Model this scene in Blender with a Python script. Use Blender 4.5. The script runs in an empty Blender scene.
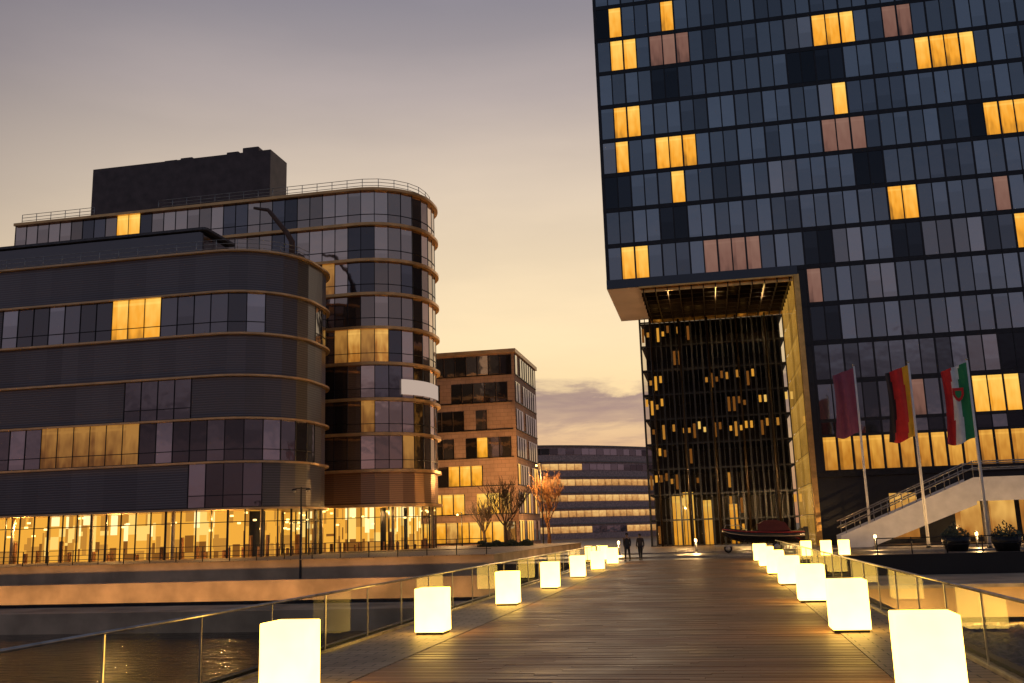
import bpy, bmesh, math, random
from mathutils import Vector, Matrix
random.seed(7)
S=bpy.context.scene; C=S.collection
S.view_settings.view_transform='Standard'; S.view_settings.look='None'; S.view_settings.exposure=0
R=math.radians
# ------------------------------------------------------------------ camera
F=963.0
V=Vector((202,-183.5,-F)).normalized()
U=Vector((-152,4891,-F)); U=(U-V*U.dot(V)).normalized()
X=V.cross(U)
M=Matrix((X,V,U))
CP=Vector((0,0,2.05))
cd=bpy.data.cameras.new('camera'); cam=bpy.data.objects.new('camera',cd); C.objects.link(cam)
cam.matrix_world=Matrix.Translation(CP)@M.to_4x4()
cd.sensor_width=36; cd.lens=F/1024*36; cd.clip_end=9000; cd.clip_start=.1
S.camera=cam
def ray(px,py): return M@Vector((px-512,341.5-py,-F))
def PY(px,py,Y):
    d=ray(px,py); return CP+d*((Y-CP.y)/d.y)
def PZ(px,py,Z):
    d=ray(px,py); return CP+d*((Z-CP.z)/d.z)
def proj(p):
    c=M.transposed()@(Vector(p)-CP)
    return 512+F*c.x/-c.z, 341.5-F*c.y/-c.z, -c.z
# ------------------------------------------------------------------ helpers
AB={}
def tag(o,label=None,cat=None,group=None,kind=None):
    if label:o['label']=label
    if cat:o['category']=cat
    if group:o['group']=group
    if kind:o['kind']=kind
    return o
def thing(name,label,cat,loc=(0,0,0),group=None):
    o=bpy.data.objects.new(name,None); C.objects.link(o); o.location=loc; AB[o.name]=Vector(loc)
    o.empty_display_size=.2
    return tag(o,label,cat,group)
class MB:
    def __init__(s):
        s.bm=bmesh.new(); s.uv=s.bm.loops.layers.uv.new('UVMap')
    def quad(s,pts,m=0):
        f=s.bm.faces.new([s.bm.verts.new(p) for p in pts]); f.material_index=m
        for l,u in zip(f.loops,((0,0),(1,0),(1,1),(0,1))): l[s.uv].uv=u
        return s
    def box(s,x0,x1,y0,y1,z0,z1,m=0):
        v=[s.bm.verts.new(p) for p in ((x0,y0,z0),(x1,y0,z0),(x1,y1,z0),(x0,y1,z0),(x0,y0,z1),(x1,y0,z1),(x1,y1,z1),(x0,y1,z1))]
        for q in ((0,3,2,1),(4,5,6,7),(0,1,5,4),(1,2,6,5),(2,3,7,6),(3,0,4,7)):
            f=s.bm.faces.new([v[i] for i in q]); f.material_index=m
            for l,u in zip(f.loops,((0,0),(1,0),(1,1),(0,1))): l[s.uv].uv=u
        return s
    def obox(s,p,q,w,h,m=0):
        # bar from p to q of width w and height h
        p=Vector(p);q=Vector(q);d=(q-p).normalized()
        a=Vector((0,0,1)) if abs(d.z)<.95 else Vector((0,1,0))
        r=d.cross(a).normalized()*w/2; u=r.cross(d).normalized()*h/2
        v=[s.bm.verts.new(c+i*r+j*u) for c in (p,q) for i,j in ((-1,-1),(1,-1),(1,1),(-1,1))]
        for qd in ((0,1,2,3),(7,6,5,4),(0,4,5,1),(1,5,6,2),(2,6,7,3),(3,7,4,0)):
            f=s.bm.faces.new([v[i] for i in qd]); f.material_index=m
        return s
    def tube(s,pts,rs,n=8,m=0,cap=True):
        pts=[Vector(p) for p in pts]
        if not hasattr(rs,'__len__'): rs=[rs]*len(pts)
        rings=[]
        for i,p in enumerate(pts):
            d=(pts[min(i+1,len(pts)-1)]-pts[max(i-1,0)]).normalized()
            a=Vector((0,0,1)) if abs(d.z)<.9 else Vector((1,0,0))
            e=d.cross(a).normalized(); g=e.cross(d).normalized()
            rings.append([s.bm.verts.new(p+rs[i]*(math.cos(2*math.pi*k/n)*e+math.sin(2*math.pi*k/n)*g)) for k in range(n)])
        for a,b in zip(rings,rings[1:]):
            for k in range(n):
                f=s.bm.faces.new((a[k],a[(k+1)%n],b[(k+1)%n],b[k])); f.smooth=True; f.material_index=m
        if cap:
            for r,fl in ((rings[0],True),(rings[-1],False)):
                f=s.bm.faces.new(r[::-1] if fl else r); f.material_index=m
        return s
    def prism(s,pts,z0,z1,m=0,inner=None):
        n=len(pts)
        a=[s.bm.verts.new((p[0],p[1],z0)) for p in pts]; b=[s.bm.verts.new((p[0],p[1],z1)) for p in pts]
        for k in range(n):
            f=s.bm.faces.new((a[k],a[(k+1)%n],b[(k+1)%n],b[k])); f.material_index=m
        f=s.bm.faces.new(b); f.material_index=m
        f=s.bm.faces.new(a[::-1]); f.material_index=m
        return s
    def lathe(s,prof,c=(0,0,0),n=20,axis='z',m=0,a0=0):
        rings=[]
        for r,h in prof:
            ring=[]
            for k in range(n):
                t=2*math.pi*k/n+a0; x,y=r*math.cos(t),r*math.sin(t)
                p={'z':(x,y,h),'y':(x,h,y),'x':(h,x,y)}[axis]
                ring.append(s.bm.verts.new(Vector(c)+Vector(p)))
            rings.append(ring)
        for a,b in zip(rings,rings[1:]):
            for k in range(n):
                f=s.bm.faces.new((a[k],a[(k+1)%n],b[(k+1)%n],b[k])); f.smooth=True; f.material_index=m
        s.bm.faces.new(rings[0][::-1]).material_index=m; s.bm.faces.new(rings[-1]).material_index=m
        return s
    def ball(s,c,r,sc=(1,1,1),n=12,m=0):
        prof=[(max(.001,math.sin(math.pi*i/8))*r,-math.cos(math.pi*i/8)*r) for i in range(9)]
        v0=len(s.bm.verts); s.lathe(prof,(0,0,0),n,m=m); s.bm.verts.ensure_lookup_table()
        for v in s.bm.verts[v0:]: v.co=Vector((v.co.x*sc[0],v.co.y*sc[1],v.co.z*sc[2]))+Vector(c)
        return s
    def build(s,name,mats,parent=None,loc=None,bevel=0,fix=True):
        if fix: bmesh.ops.recalc_face_normals(s.bm,faces=s.bm.faces)
        me=bpy.data.meshes.new(name)
        off=AB[parent.name] if parent else Vector(loc or (0,0,0))
        if off.length: bmesh.ops.translate(s.bm,verts=s.bm.verts,vec=-off)
        if bevel:
            bmesh.ops.bevel(s.bm,geom=list(s.bm.edges),offset=bevel,segments=2,affect='EDGES',profile=.5)
        s.bm.to_mesh(me); s.bm.free()
        for m in (mats if isinstance(mats,(list,tuple)) else [mats]): me.materials.append(m)
        o=bpy.data.objects.new(name,me); C.objects.link(o)
        if parent: o.parent=parent; AB[o.name]=AB[parent.name]
        else: o.location=off; AB[o.name]=off
        return o
def copy_tree(o,parent=None):
    c=o.copy(); C.objects.link(c); c.parent=parent
    for ch in list(o.children): copy_tree(ch,c)
    return c
# ------------------------------------------------------------------ materials
def lin(h):
    h=h.lstrip('#'); r=[int(h[i:i+2],16)/255 for i in (0,2,4)]
    return tuple(c/12.92 if c<=.04045 else ((c+.055)/1.055)**2.4 for c in r)+(1,)
def newmat(name):
    m=bpy.data.materials.new(name); m.use_nodes=True; nt=m.node_tree
    return m,nt,nt.nodes['Principled BSDF'],nt.nodes['Material Output']
def nd(nt,t,**k):
    return nt.nodes.new('ShaderNode'+t)
def math_(nt,op,a,b=None,c=None):
    n=nt.nodes.new('ShaderNodeMath'); n.operation=op
    for i,v in enumerate((a,b,c)):
        if v is None: continue
        if hasattr(v,'links'): nt.links.new(v,n.inputs[i])
        else: n.inputs[i].default_value=v
    return n.outputs[0]
def ramp(nt,fac,stops):
    n=nt.nodes.new('ShaderNodeValToRGB'); e=n.color_ramp.elements
    while len(e)<len(stops): e.new(.5)
    for el,(p,c) in zip(e,stops): el.position=p; el.color=c
    nt.links.new(fac,n.inputs[0]); return n.outputs[0]
def mix(nt,fac,a,b,bt='MIX'):
    n=nt.nodes.new('ShaderNodeMixRGB'); n.blend_type=bt
    for i,v in enumerate((fac,a,b)):
        if hasattr(v,'links'): nt.links.new(v,n.inputs[i])
        else: n.inputs[i].default_value=v
    return n.outputs[0]
def c4(c): return tuple(c)+(1,) if len(c)==3 else c
def sc(c,k): return tuple(x*k for x in c[:3])+(1,)
def rnd(nt):
    oi=nt.nodes.new('ShaderNodeObjectInfo'); g=nt.nodes.new('ShaderNodeNewGeometry')
    return math_(nt,'FRACT',math_(nt,'ADD',oi.outputs['Random'],g.outputs['Random Per Island']))
def simple(name,col,rough=.6,metal=0,var=.35,scale=3,bump=0,spec=.5):
    m,nt,b,o=newmat(name); L=nt.links
    tc=nt.nodes.new('ShaderNodeTexCoord'); n=nd(nt,'TexNoise'); n.inputs['Scale'].default_value=scale; n.inputs['Detail'].default_value=6
    L.new(tc.outputs['Object'],n.inputs['Vector'])
    col=c4(col); d=sc(col,1-var); u=tuple(min(1,c*(1+var)) for c in col[:3])+(1,)
    L.new(ramp(nt,n.outputs['Fac'],[(.3,d),(.7,u)]),b.inputs['Base Color'])
    b.inputs['Roughness'].default_value=rough; b.inputs['Metallic'].default_value=metal
    b.inputs['Specular IOR Level'].default_value=spec
    if bump:
        bp=nd(nt,'Bump'); bp.inputs['Strength'].default_value=bump; bp.inputs['Distance'].default_value=.02
        L.new(n.outputs['Fac'],bp.inputs['Height']); L.new(bp.outputs[0],b.inputs['Normal'])
    return m
def glassy(name,col,rough=.06,metal=.9,var=.3,blind=.35):
    """facade glass: mirror like with a per pane shade and slightly wavy surface"""
    m,nt,b,o=newmat(name); L=nt.links
    r=rnd(nt); col=c4(col)
    base=ramp(nt,r,[(0,sc(col,1-var)),(1,sc(col,1+var))])
    tc=nt.nodes.new('ShaderNodeTexCoord'); sp=nt.nodes.new('ShaderNodeSeparateXYZ'); L.new(tc.outputs['UV'],sp.inputs[0])
    lev=math_(nt,'MULTIPLY_ADD',r,2.2,-.9)
    bl=math_(nt,'GREATER_THAN',sp.outputs['Y'],math_(nt,'SUBTRACT',1,lev))
    base=mix(nt,math_(nt,'MULTIPLY',bl,blind),base,tuple(min(1,c*1.7) for c in col[:3])+(1,))
    L.new(base,b.inputs['Base Color'])
    b.inputs['Roughness'].default_value=rough; b.inputs['Metallic'].default_value=metal
    n=nd(nt,'TexNoise'); n.inputs['Scale'].default_value=.6; L.new(tc.outputs['Object'],n.inputs['Vector'])
    bp=nd(nt,'Bump'); bp.inputs['Strength'].default_value=.12; bp.inputs['Distance'].default_value=.15
    L.new(n.outputs['Fac'],bp.inputs['Height']); L.new(bp.outputs[0],b.inputs['Normal'])
    return m
def lit(name,cd_,cb,strength,soft=.45,dark=.3):
    """lit room seen through a pane: bright ceiling side, softer darker floor side, a drawn curtain edge"""
    m,nt,b,o=newmat(name); L=nt.links
    r=rnd(nt)
    tc=nt.nodes.new('ShaderNodeTexCoord'); sp=nt.nodes.new('ShaderNodeSeparateXYZ'); L.new(tc.outputs['UV'],sp.inputs[0])
    cmb=nt.nodes.new('ShaderNodeCombineXYZ')
    L.new(math_(nt,'MULTIPLY_ADD',r,61,math_(nt,'MULTIPLY',sp.outputs['X'],1.6)),cmb.inputs[0])
    L.new(math_(nt,'MULTIPLY_ADD',r,23,math_(nt,'MULTIPLY',sp.outputs['Y'],1.3)),cmb.inputs[1])
    n=nd(nt,'TexNoise'); n.inputs['Scale'].default_value=1.7; n.inputs['Detail'].default_value=1.5; L.new(cmb.outputs[0],n.inputs['Vector'])
    v=math_(nt,'ADD',math_(nt,'MULTIPLY_ADD',sp.outputs['Y'],dark,.33),math_(nt,'MULTIPLY',math_(nt,'SUBTRACT',n.outputs['Fac'],.4),soft))
    v=math_(nt,'ADD',v,math_(nt,'MULTIPLY_ADD',r,.26,-.1))
    # curtain drawn from one side, a different width in each room
    cw_=math_(nt,'MULTIPLY',math_(nt,'FRACT',math_(nt,'MULTIPLY',r,17.3)),.34)
    cur=math_(nt,'LESS_THAN',sp.outputs['X'],cw_)
    v=math_(nt,'SUBTRACT',v,math_(nt,'MULTIPLY',cur,.14))
    # ceiling light line
    ln=math_(nt,'MULTIPLY',math_(nt,'GREATER_THAN',sp.outputs['Y'],.86),math_(nt,'LESS_THAN',sp.outputs['Y'],.92))
    v=math_(nt,'ADD',v,math_(nt,'MULTIPLY',ln,.12))
    cd_=c4(cd_);cb=c4(cb)
    col=ramp(nt,v,[(.08,sc(cd_,.2)),(.42,cd_),(.9,cb)])
    e=nd(nt,'Emission'); L.new(col,e.inputs['Color']); e.inputs['Strength'].default_value=strength
    b.inputs['Base Color'].default_value=(.02,.02,.02,1); b.inputs['Roughness'].default_value=.05
    ad=nd(nt,'AddShader'); L.new(e.outputs[0],ad.inputs[0]); L.new(b.outputs[0],ad.inputs[1])
    L.new(ad.outputs[0],o.inputs['Surface'])
    return m
def emis(name,col,strength):
    m,nt,b,o=newmat(name); nt.nodes.remove(b); e=nd(nt,'Emission'); e.inputs['Color'].default_value=c4(col); e.inputs['Strength'].default_value=strength
    nt.links.new(e.outputs[0],o.inputs['Surface']); return m
def clear(name,tint=(.9,.93,.92),blend=.3,rough=.02,gl=1.0):
    m,nt,b,o=newmat(name); nt.nodes.remove(b)
    t=nd(nt,'BsdfTransparent'); t.inputs[0].default_value=c4(tint)
    g=nt.nodes.new('ShaderNodeBsdfGlossy'); g.inputs['Roughness'].default_value=rough
    lw=nd(nt,'LayerWeight'); lw.inputs['Blend'].default_value=blend
    ms=nd(nt,'MixShader'); L=nt.links
    L.new(math_(nt,'MULTIPLY',lw.outputs['Fresnel'],gl),ms.inputs[0]); L.new(t.outputs[0],ms.inputs[1]); L.new(g.outputs[0],ms.inputs[2]); L.new(ms.outputs[0],o.inputs['Surface'])
    return m
def louver(name,col):
    m,nt,b,o=newmat(name); L=nt.links
    tc=nt.nodes.new('ShaderNodeTexCoord'); w=nd(nt,'TexWave'); w.bands_direction='Z'; w.inputs['Scale'].default_value=1.6
    L.new(tc.outputs['Object'],w.inputs['Vector'])
    r=rnd(nt); col=c4(col)
    base=ramp(nt,r,[(0,sc(col,.86)),(1,sc(col,1.14))])
    base=mix(nt,math_(nt,'MULTIPLY',w.outputs['Fac'],.4),base,(.012,.011,.013,1))
    L.new(base,b.inputs['Base Color']); b.inputs['Roughness'].default_value=.3; b.inputs['Metallic'].default_value=.5
    bp=nd(nt,'Bump'); bp.inputs['Strength'].default_value=.16; bp.inputs['Distance'].default_value=.05
    L.new(w.outputs['Fac'],bp.inputs['Height']); L.new(bp.outputs[0],b.inputs['Normal'])
    return m
def wood(name):
    m,nt,b,o=newmat(name); L=nt.links
    tc=nt.nodes.new('ShaderNodeTexCoord'); mp=nd(nt,'Mapping'); mp.inputs['Scale'].default_value=(1.2,22,6); L.new(tc.outputs['Object'],mp.inputs[0])
    n=nd(nt,'TexNoise'); n.inputs['Scale'].default_value=1.5; n.inputs['Detail'].default_value=7; L.new(mp.outputs[0],n.inputs['Vector'])
    g=nt.nodes.new('ShaderNodeNewGeometry'); r=g.outputs['Random Per Island']
    base=ramp(nt,r,[(0,(.25,.14,.078,1)),(.5,(.34,.20,.112,1)),(1,(.44,.265,.155,1))])
    base=mix(nt,.35,base,ramp(nt,n.outputs['Fac'],[(.3,(.5,.45,.4,1)),(.7,(1.2,1.15,1.05,1))]),'MULTIPLY')
    n2=nd(nt,'TexNoise'); n2.inputs['Scale'].default_value=.5; n2.inputs['Detail'].default_value=7; L.new(tc.outputs['Object'],n2.inputs['Vector'])
    base=mix(nt,.55,base,ramp(nt,n2.outputs['Fac'],[(.35,(.55,.52,.5,1)),(.65,(1.2,1.12,1.05,1))]),'MULTIPLY')
    L.new(base,b.inputs['Base Color'])
    L.new(ramp(nt,n2.outputs['Fac'],[(.3,(.42,.42,.42,1)),(.7,(.62,.62,.62,1))]),b.inputs['Roughness'])
    b.inputs['Specular IOR Level'].default_value=.4
    bp=nd(nt,'Bump'); bp.inputs['Strength'].default_value=.3; bp.inputs['Distance'].default_value=.008
    L.new(n.outputs['Fac'],bp.inputs['Height']); L.new(bp.outputs[0],b.inputs['Normal'])
    return m
def tiled(name,c1,c2,scale,rough=.6,mortar=(.01,.01,.01),bw=.5,rh=.25):
    m,nt,b,o=newmat(name); L=nt.links
    tc=nt.nodes.new('ShaderNodeTexCoord'); t=nd(nt,'TexBrick'); t.inputs['Scale'].default_value=scale
    t.inputs['Color1'].default_value=c4(c1); t.inputs['Color2'].default_value=c4(c2); t.inputs['Mortar'].default_value=c4(mortar)
    t.inputs['Brick Width'].default_value=bw; t.inputs['Row Height'].default_value=rh; t.inputs['Mortar Size'].default_value=.012
    L.new(tc.outputs['Object'],t.inputs['Vector'])
    n=nd(nt,'TexNoise'); n.inputs['Scale'].default_value=.8; n.inputs['Detail'].default_value=6; L.new(tc.outputs['Object'],n.inputs['Vector'])
    L.new(mix(nt,.7,t.outputs['Color'],ramp(nt,n.outputs['Fac'],[(.3,(.5,.5,.5,1)),(.7,(1.2,1.2,1.2,1))]),'MULTIPLY'),b.inputs['Base Color'])
    b.inputs['Roughness'].default_value=rough
    return m
def vbrick(name,c1,c2,scale):
    """coursed masonry on upright walls, runs with height"""
    m,nt,b,o=newmat(name); L=nt.links
    tc=nt.nodes.new('ShaderNodeTexCoord'); sp=nt.nodes.new('ShaderNodeSeparateXYZ'); L.new(tc.outputs['Object'],sp.inputs[0])
    cm=nt.nodes.new('ShaderNodeCombineXYZ'); L.new(math_(nt,'ADD',sp.outputs['X'],sp.outputs['Y']),cm.inputs[0]); L.new(sp.outputs['Z'],cm.inputs[1])
    t=nd(nt,'TexBrick'); t.inputs['Scale'].default_value=scale; t.inputs['Color1'].default_value=c4(c1); t.inputs['Color2'].default_value=c4(c2)
    t.inputs['Mortar'].default_value=tuple(c*.6 for c in c1)+(1,); t.inputs['Mortar Size'].default_value=.010
    L.new(cm.outputs[0],t.inputs['Vector'])
    n=nd(nt,'TexNoise'); n.inputs['Scale'].default_value=.5; n.inputs['Detail'].default_value=8; L.new(tc.outputs['Object'],n.inputs['Vector'])
    L.new(mix(nt,.6,t.outputs['Color'],ramp(nt,n.outputs['Fac'],[(.3,(.6,.58,.55,1)),(.7,(1.2,1.17,1.15,1))]),'MULTIPLY'),b.inputs['Base Color'])
    b.inputs['Roughness'].default_value=.75
    return m
m_wood=wood('deck_timber')
m_strip=tiled('edge_paving',(.26,.2,.14),(.32,.25,.18),1.0,.55)
m_dark=simple('dark_steel',(.025,.025,.028),.4,.6)
m_black=simple('black_wall',(.010,.011,.015),.35,0)
m_grid=simple('facade_metal',(.018,.020,.026),.4,.3)
m_rail=simple('rail_steel',(.42,.39,.34),.3,.9)
m_glass=clear('rail_glass',(.91,.93,.92),.06,.02,.10)
m_shopglass=clear('shop_glass',(.95,.95,.95),.08,.02,.6)
m_deepglass=clear('entrance_glass',(.7,.67,.64),.12,.03,.7)
m_conc=simple('concrete',(.36,.32,.28),.75,0,.3,1.5,.2)
m_white=simple('white_plaster',(.88,.85,.8),.6,0,.12,1)
m_asph=simple('asphalt',(.07,.06,.052),.4,0,.3,6,.2)
m_plaza=tiled('plaza_paving',(.20,.145,.11),(.25,.18,.135),.5,.45)
m_mark=simple('road_paint',(.6,.6,.58),.6)
m_quay=simple('quay_concrete',(.44,.32,.21),.75,0,.4,.4,.3)
m_quaytop=tiled('quay_paving',(.34,.25,.16),(.38,.28,.19),.6)
m_stone=simple('bank_stone',(.14,.115,.095),.7,0,.5,4,.6)
m_brick=vbrick('brown_stone',(.50,.31,.22),(.56,.36,.26),.5)
m_copper=simple('copper_cornice',(.80,.47,.19),.34,.45,.2,1)
m_bandA=simple('bronze_band',(.68,.44,.22),.36,.4,.2,1)
m_louv=louver('slate_louvre',(.165,.15,.157)); m_louvB=louver('copper_louvre',(.50,.27,.14))
m_roof=simple('roof_grey',(.10,.09,.09),.6)
m_pent=simple('penthouse_cladding',(.10,.07,.065),.5,.2,.3,1)
m_ga=glassy('glass_blue',(.265,.29,.325),var=.22,blind=.22); m_gb=glassy('glass_pale',(.38,.37,.38),.14); m_gc=glassy('glass_dark',(.16,.175,.20)); m_gd=glassy('glass_black',(.045,.05,.06),.1)
m_go=glassy('office_glass',(.34,.31,.33),.05); m_god=glassy('office_glass_dark',(.16,.145,.155),.05)
m_lit=lit('lit_window',(.90,.36,.022),(1.05,.66,.13),1.05)
m_dim=lit('dim_window',(.26,.12,.085),(.36,.19,.135),.7)
m_hall=lit('hall_window',(.55,.21,.02),(1.0,.50,.075),.9,.5,.35)
m_amb=lit('amber_window',(.46,.17,.025),(1.0,.54,.12),.8,.7,.4)
m_ambd=lit('dim_office',(.26,.095,.018),(.66,.30,.06),.55,.7,.45)
m_lav=lit('strip_window',(.55,.25,.07),(1.0,.6,.2),.95,.5,.3)
m_goldglow=lit('gold_panel_glow',(.44,.22,.035),(.72,.40,.08),.75,.3,.12)  # jamb panels glow by emission, so their golden light is in the material
m_gold=simple('gold_metal',(.75,.45,.14),.3,.9,.2,2)
m_soff=simple('portal_bronze',(.035,.024,.016),.35,.6,.4,1)
m_lampY=emis('warm_lamp',(1,.62,.18),4.0)
m_lampS=emis('strip_lamp',(1,.52,.16),30.0)
m_lampR=emis('terrace_strip_lamp',(1,.55,.12),34.0)
m_lampO=emis('orange_lamp',(1,.5,.1),25.0)
RW=[emis('room_cream',(1.0,.62,.15),1.15),emis('room_amber',(1.0,.46,.055),.95),emis('room_tan',(.72,.31,.045),.8),emis('room_brown',(.30,.11,.018),.8),emis('room_white',(1.0,.78,.34),1.5)]
def cube_mat():
    m,nt,b,o=newmat('cube_diffuser'); nt.nodes.remove(b); L=nt.links
    tc=nt.nodes.new('ShaderNodeTexCoord'); n=nd(nt,'TexNoise'); n.inputs['Scale'].default_value=1.6; n.inputs['Detail'].default_value=2; L.new(tc.outputs['Object'],n.inputs['Vector'])
    sp=nt.nodes.new('ShaderNodeSeparateXYZ'); L.new(tc.outputs['Object'],sp.inputs[0])
    e=nd(nt,'Emission'); L.new(ramp(nt,n.outputs['Fac'],[(.3,(1,.56,.095,1)),(.7,(1,.59,.112,1))]),e.inputs['Color'])
    L.new(math_(nt,'MULTIPLY_ADD',sp.outputs['Z'],-1.6,9.0),e.inputs['Strength']); L.new(e.outputs[0],o.inputs['Surface'])
    return m
m_cube=cube_mat()
# ------------------------------------------------------------------ world
w=bpy.data.worlds.new('World'); S.world=w; w.use_nodes=True; nt=w.node_tree; L=nt.links
bg=nt.nodes['Background']
tc=nt.nodes.new('ShaderNodeTexCoord'); D=tc.outputs['Generated']
sp=nt.nodes.new('ShaderNodeSeparateXYZ'); L.new(D,sp.inputs[0]); z=math_(nt,'MAXIMUM',sp.outputs['Z'],0)
vm=nt.nodes.new('ShaderNodeVectorMath'); vm.operation='MULTIPLY'; L.new(D,vm.inputs[0]); vm.inputs[1].default_value=(1,1,0)
vn=nt.nodes.new('ShaderNodeVectorMath'); vn.operation='NORMALIZE'; L.new(vm.outputs[0],vn.inputs[0])
vd=nt.nodes.new('ShaderNodeVectorMath'); vd.operation='DOT_PRODUCT'; L.new(vn.outputs[0],vd.inputs[0])
az=R(-6); vd.inputs[1].default_value=(math.sin(az),math.cos(az),0)
def mrange(a,b_):
    mr=nt.nodes.new('ShaderNodeMapRange'); mr.interpolation_type='SMOOTHSTEP'
    L.new(vd.outputs['Value'],mr.inputs[0]); mr.inputs[1].default_value=a; mr.inputs[2].default_value=b_; return mr.outputs[0]
f1=mrange(.60,.99); f2=mrange(-.3,.6)
br=ramp(nt,z,[(0,lin('c89068')),(.06,lin('f2c490')),(.13,lin('ffe0a8')),(.19,lin('ffe6b8')),(.25,lin('f9e1ba')),(.34,lin('e0cdb6')),(.43,lin('b4a8a5')),(.53,lin('888591')),(1,lin('5a6078'))])
dk=ramp(nt,z,[(0,lin('705054')),(.12,lin('957872')),(.25,lin('8f8180')),(.4,lin('625f6d')),(.55,lin('3b415a')),(1,lin('5a6078'))])
bk=ramp(nt,z,[(0,lin('7c5f5c')),(.08,lin('8d747a')),(.2,lin('7d7a86')),(.36,lin('656f82')),(.6,lin('566275')),(1,lin('5a6078'))])
sky=mix(nt,f1,mix(nt,f2,bk,dk),br)
mp=nd(nt,'Mapping'); mp.inputs['Scale'].default_value=(3.2,3.2,15); L.new(D,mp.inputs[0])
cn=nd(nt,'TexNoise'); cn.inputs['Scale'].default_value=2.2; cn.inputs['Detail'].default_value=9; cn.inputs['Roughness'].default_value=.58; cn.inputs['Distortion'].default_value=.3; L.new(mp.outputs[0],cn.inputs['Vector'])
zz_=math_(nt,'ADD',z,math_(nt,'MULTIPLY_ADD',cn.outputs['Fac'],.12,-.06))
zb=ramp(nt,zz_,[(0,(.2,.2,.2,1)),(.085,(.4,.4,.4,1)),(.102,(.95,.95,.95,1)),(.142,(1,1,1,1)),(.149,(.35,.35,.35,1)),(.158,(.04,.04,.04,1)),(.5,(.0,.0,.0,1))])
cf=math_(nt,'MULTIPLY',zb,ramp(nt,cn.outputs['Fac'],[(.3,(.65,.65,.65,1)),(.6,(1,1,1,1))]))
sky=mix(nt,math_(nt,'MULTIPLY',cf,.95),sky,mix(nt,f1,lin('5c525c'),lin('917c80')))
# faint high streaks
mp2=nd(nt,'Mapping'); mp2.inputs['Scale'].default_value=(1.6,2.4,7); mp2.inputs['Rotation'].default_value=(0,.25,0); L.new(D,mp2.inputs[0])
c2=nd(nt,'TexNoise'); c2.inputs['Scale'].default_value=1.7; c2.inputs['Detail'].default_value=7; L.new(mp2.outputs[0],c2.inputs['Vector'])
sky=mix(nt,.6,sky,ramp(nt,c2.outputs['Fac'],[(.35,(.9,.9,.92,1)),(.65,(1.1,1.08,1.06,1))]),'MULTIPLY')
ns=nt.nodes.new('ShaderNodeTexSky'); ns.sky_type='NISHITA'; ns.sun_disc=False; ns.sun_elevation=R(1); ns.sun_rotation=R(-6)
sky=mix(nt,.006,sky,ns.outputs[0],'ADD')
L.new(sky,bg.inputs[0]); bg.inputs[1].default_value=1.0
sl=bpy.data.lights.new('sun','SUN'); sl.energy=.12; sl.angle=R(12); sl.color=(1,.7,.45)
so=bpy.data.objects.new('sun',sl); C.objects.link(so)
so.rotation_euler=Vector((-math.sin(az)*math.cos(R(5)),-math.cos(az)*math.cos(R(5)),-math.sin(R(5)))).to_track_quat('-Z','Y').to_euler()
def point(loc,e,col=(1,.58,.22),rad=.03,name='lamp_glow'):
    l=bpy.data.lights.new(name,'POINT'); l.energy=e; l.color=col; l.shadow_soft_size=rad; o=bpy.data.objects.new(name,l); C.objects.link(o); o.location=loc; return o
# ------------------------------------------------------------------ setting
EDGE=62.0
def struct(name,mb,m,**k): return tag(mb.build(name,m,**k),kind='structure')
wm,wnt,wb,wo=newmat('harbour_water')
tcw=wnt.nodes.new('ShaderNodeTexCoord'); nw=nd(wnt,'TexNoise'); nw.inputs['Scale'].default_value=1.3; nw.inputs['Detail'].default_value=6
mpw=nd(wnt,'Mapping'); mpw.inputs['Scale'].default_value=(.6,1.4,1); wnt.links.new(tcw.outputs['Object'],mpw.inputs[0]); wnt.links.new(mpw.outputs[0],nw.inputs['Vector'])
bw=nd(wnt,'Bump'); bw.inputs['Strength'].default_value=.7; bw.inputs['Distance'].default_value=.2; wnt.links.new(nw.outputs['Fac'],bw.inputs['Height']); wnt.links.new(bw.outputs[0],wb.inputs['Normal'])
wb.inputs['Base Color'].default_value=(.006,.007,.009,1); wb.inputs['Roughness'].default_value=.12; wb.inputs['Specular IOR Level'].default_value=.3
struct('water',MB().quad([(-4000,-4000,-3.2),(4000,-4000,-3.2),(4000,EDGE+1,-3.2),(-4000,EDGE+1,-3.2)]),wm)
struct('plaza_ground',MB().box(-4000,4000,EDGE,5000,-4,0),m_plaza)
struct('left_quay',MB().box(-400,-14,EDGE-.1,104,-4,.6),[m_quay])
struct('left_quay_paving',MB().box(-400,-13.9,EDGE-.25,104.1,.604,.66),m_quaytop)
struct('left_quay_ledge',MB().box(-400,-12.5,EDGE-1.3,EDGE-.11,-3.9,-.62),m_quay)
struct('left_promenade',MB().box(-400,-8.2,53.5,EDGE-1.32,-4,-2.0),m_quay)
struct('road',MB().box(-13.8,400,66,76,-.2,.006),m_asph)
k=MB()
k.box(-13.8,400,65.7,65.99,-.1,.12); k.box(-13.8,400,76.01,76.3,-.1,.12)
struct('kerb',k,m_conc)
k=MB()
for i in range(14): k.box(-12+i*6,-9+i*6,70.9,71.05,.004,.012)
struct('road_marking',k,m_mark)
struct('right_terrace',MB().box(4.4,400,50,EDGE-.02,-4,-1.2),m_quay)
struct('right_terrace_coping',MB().box(4.3,400,49.8,50.5,-1.19,-1.02),m_conc)
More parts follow.
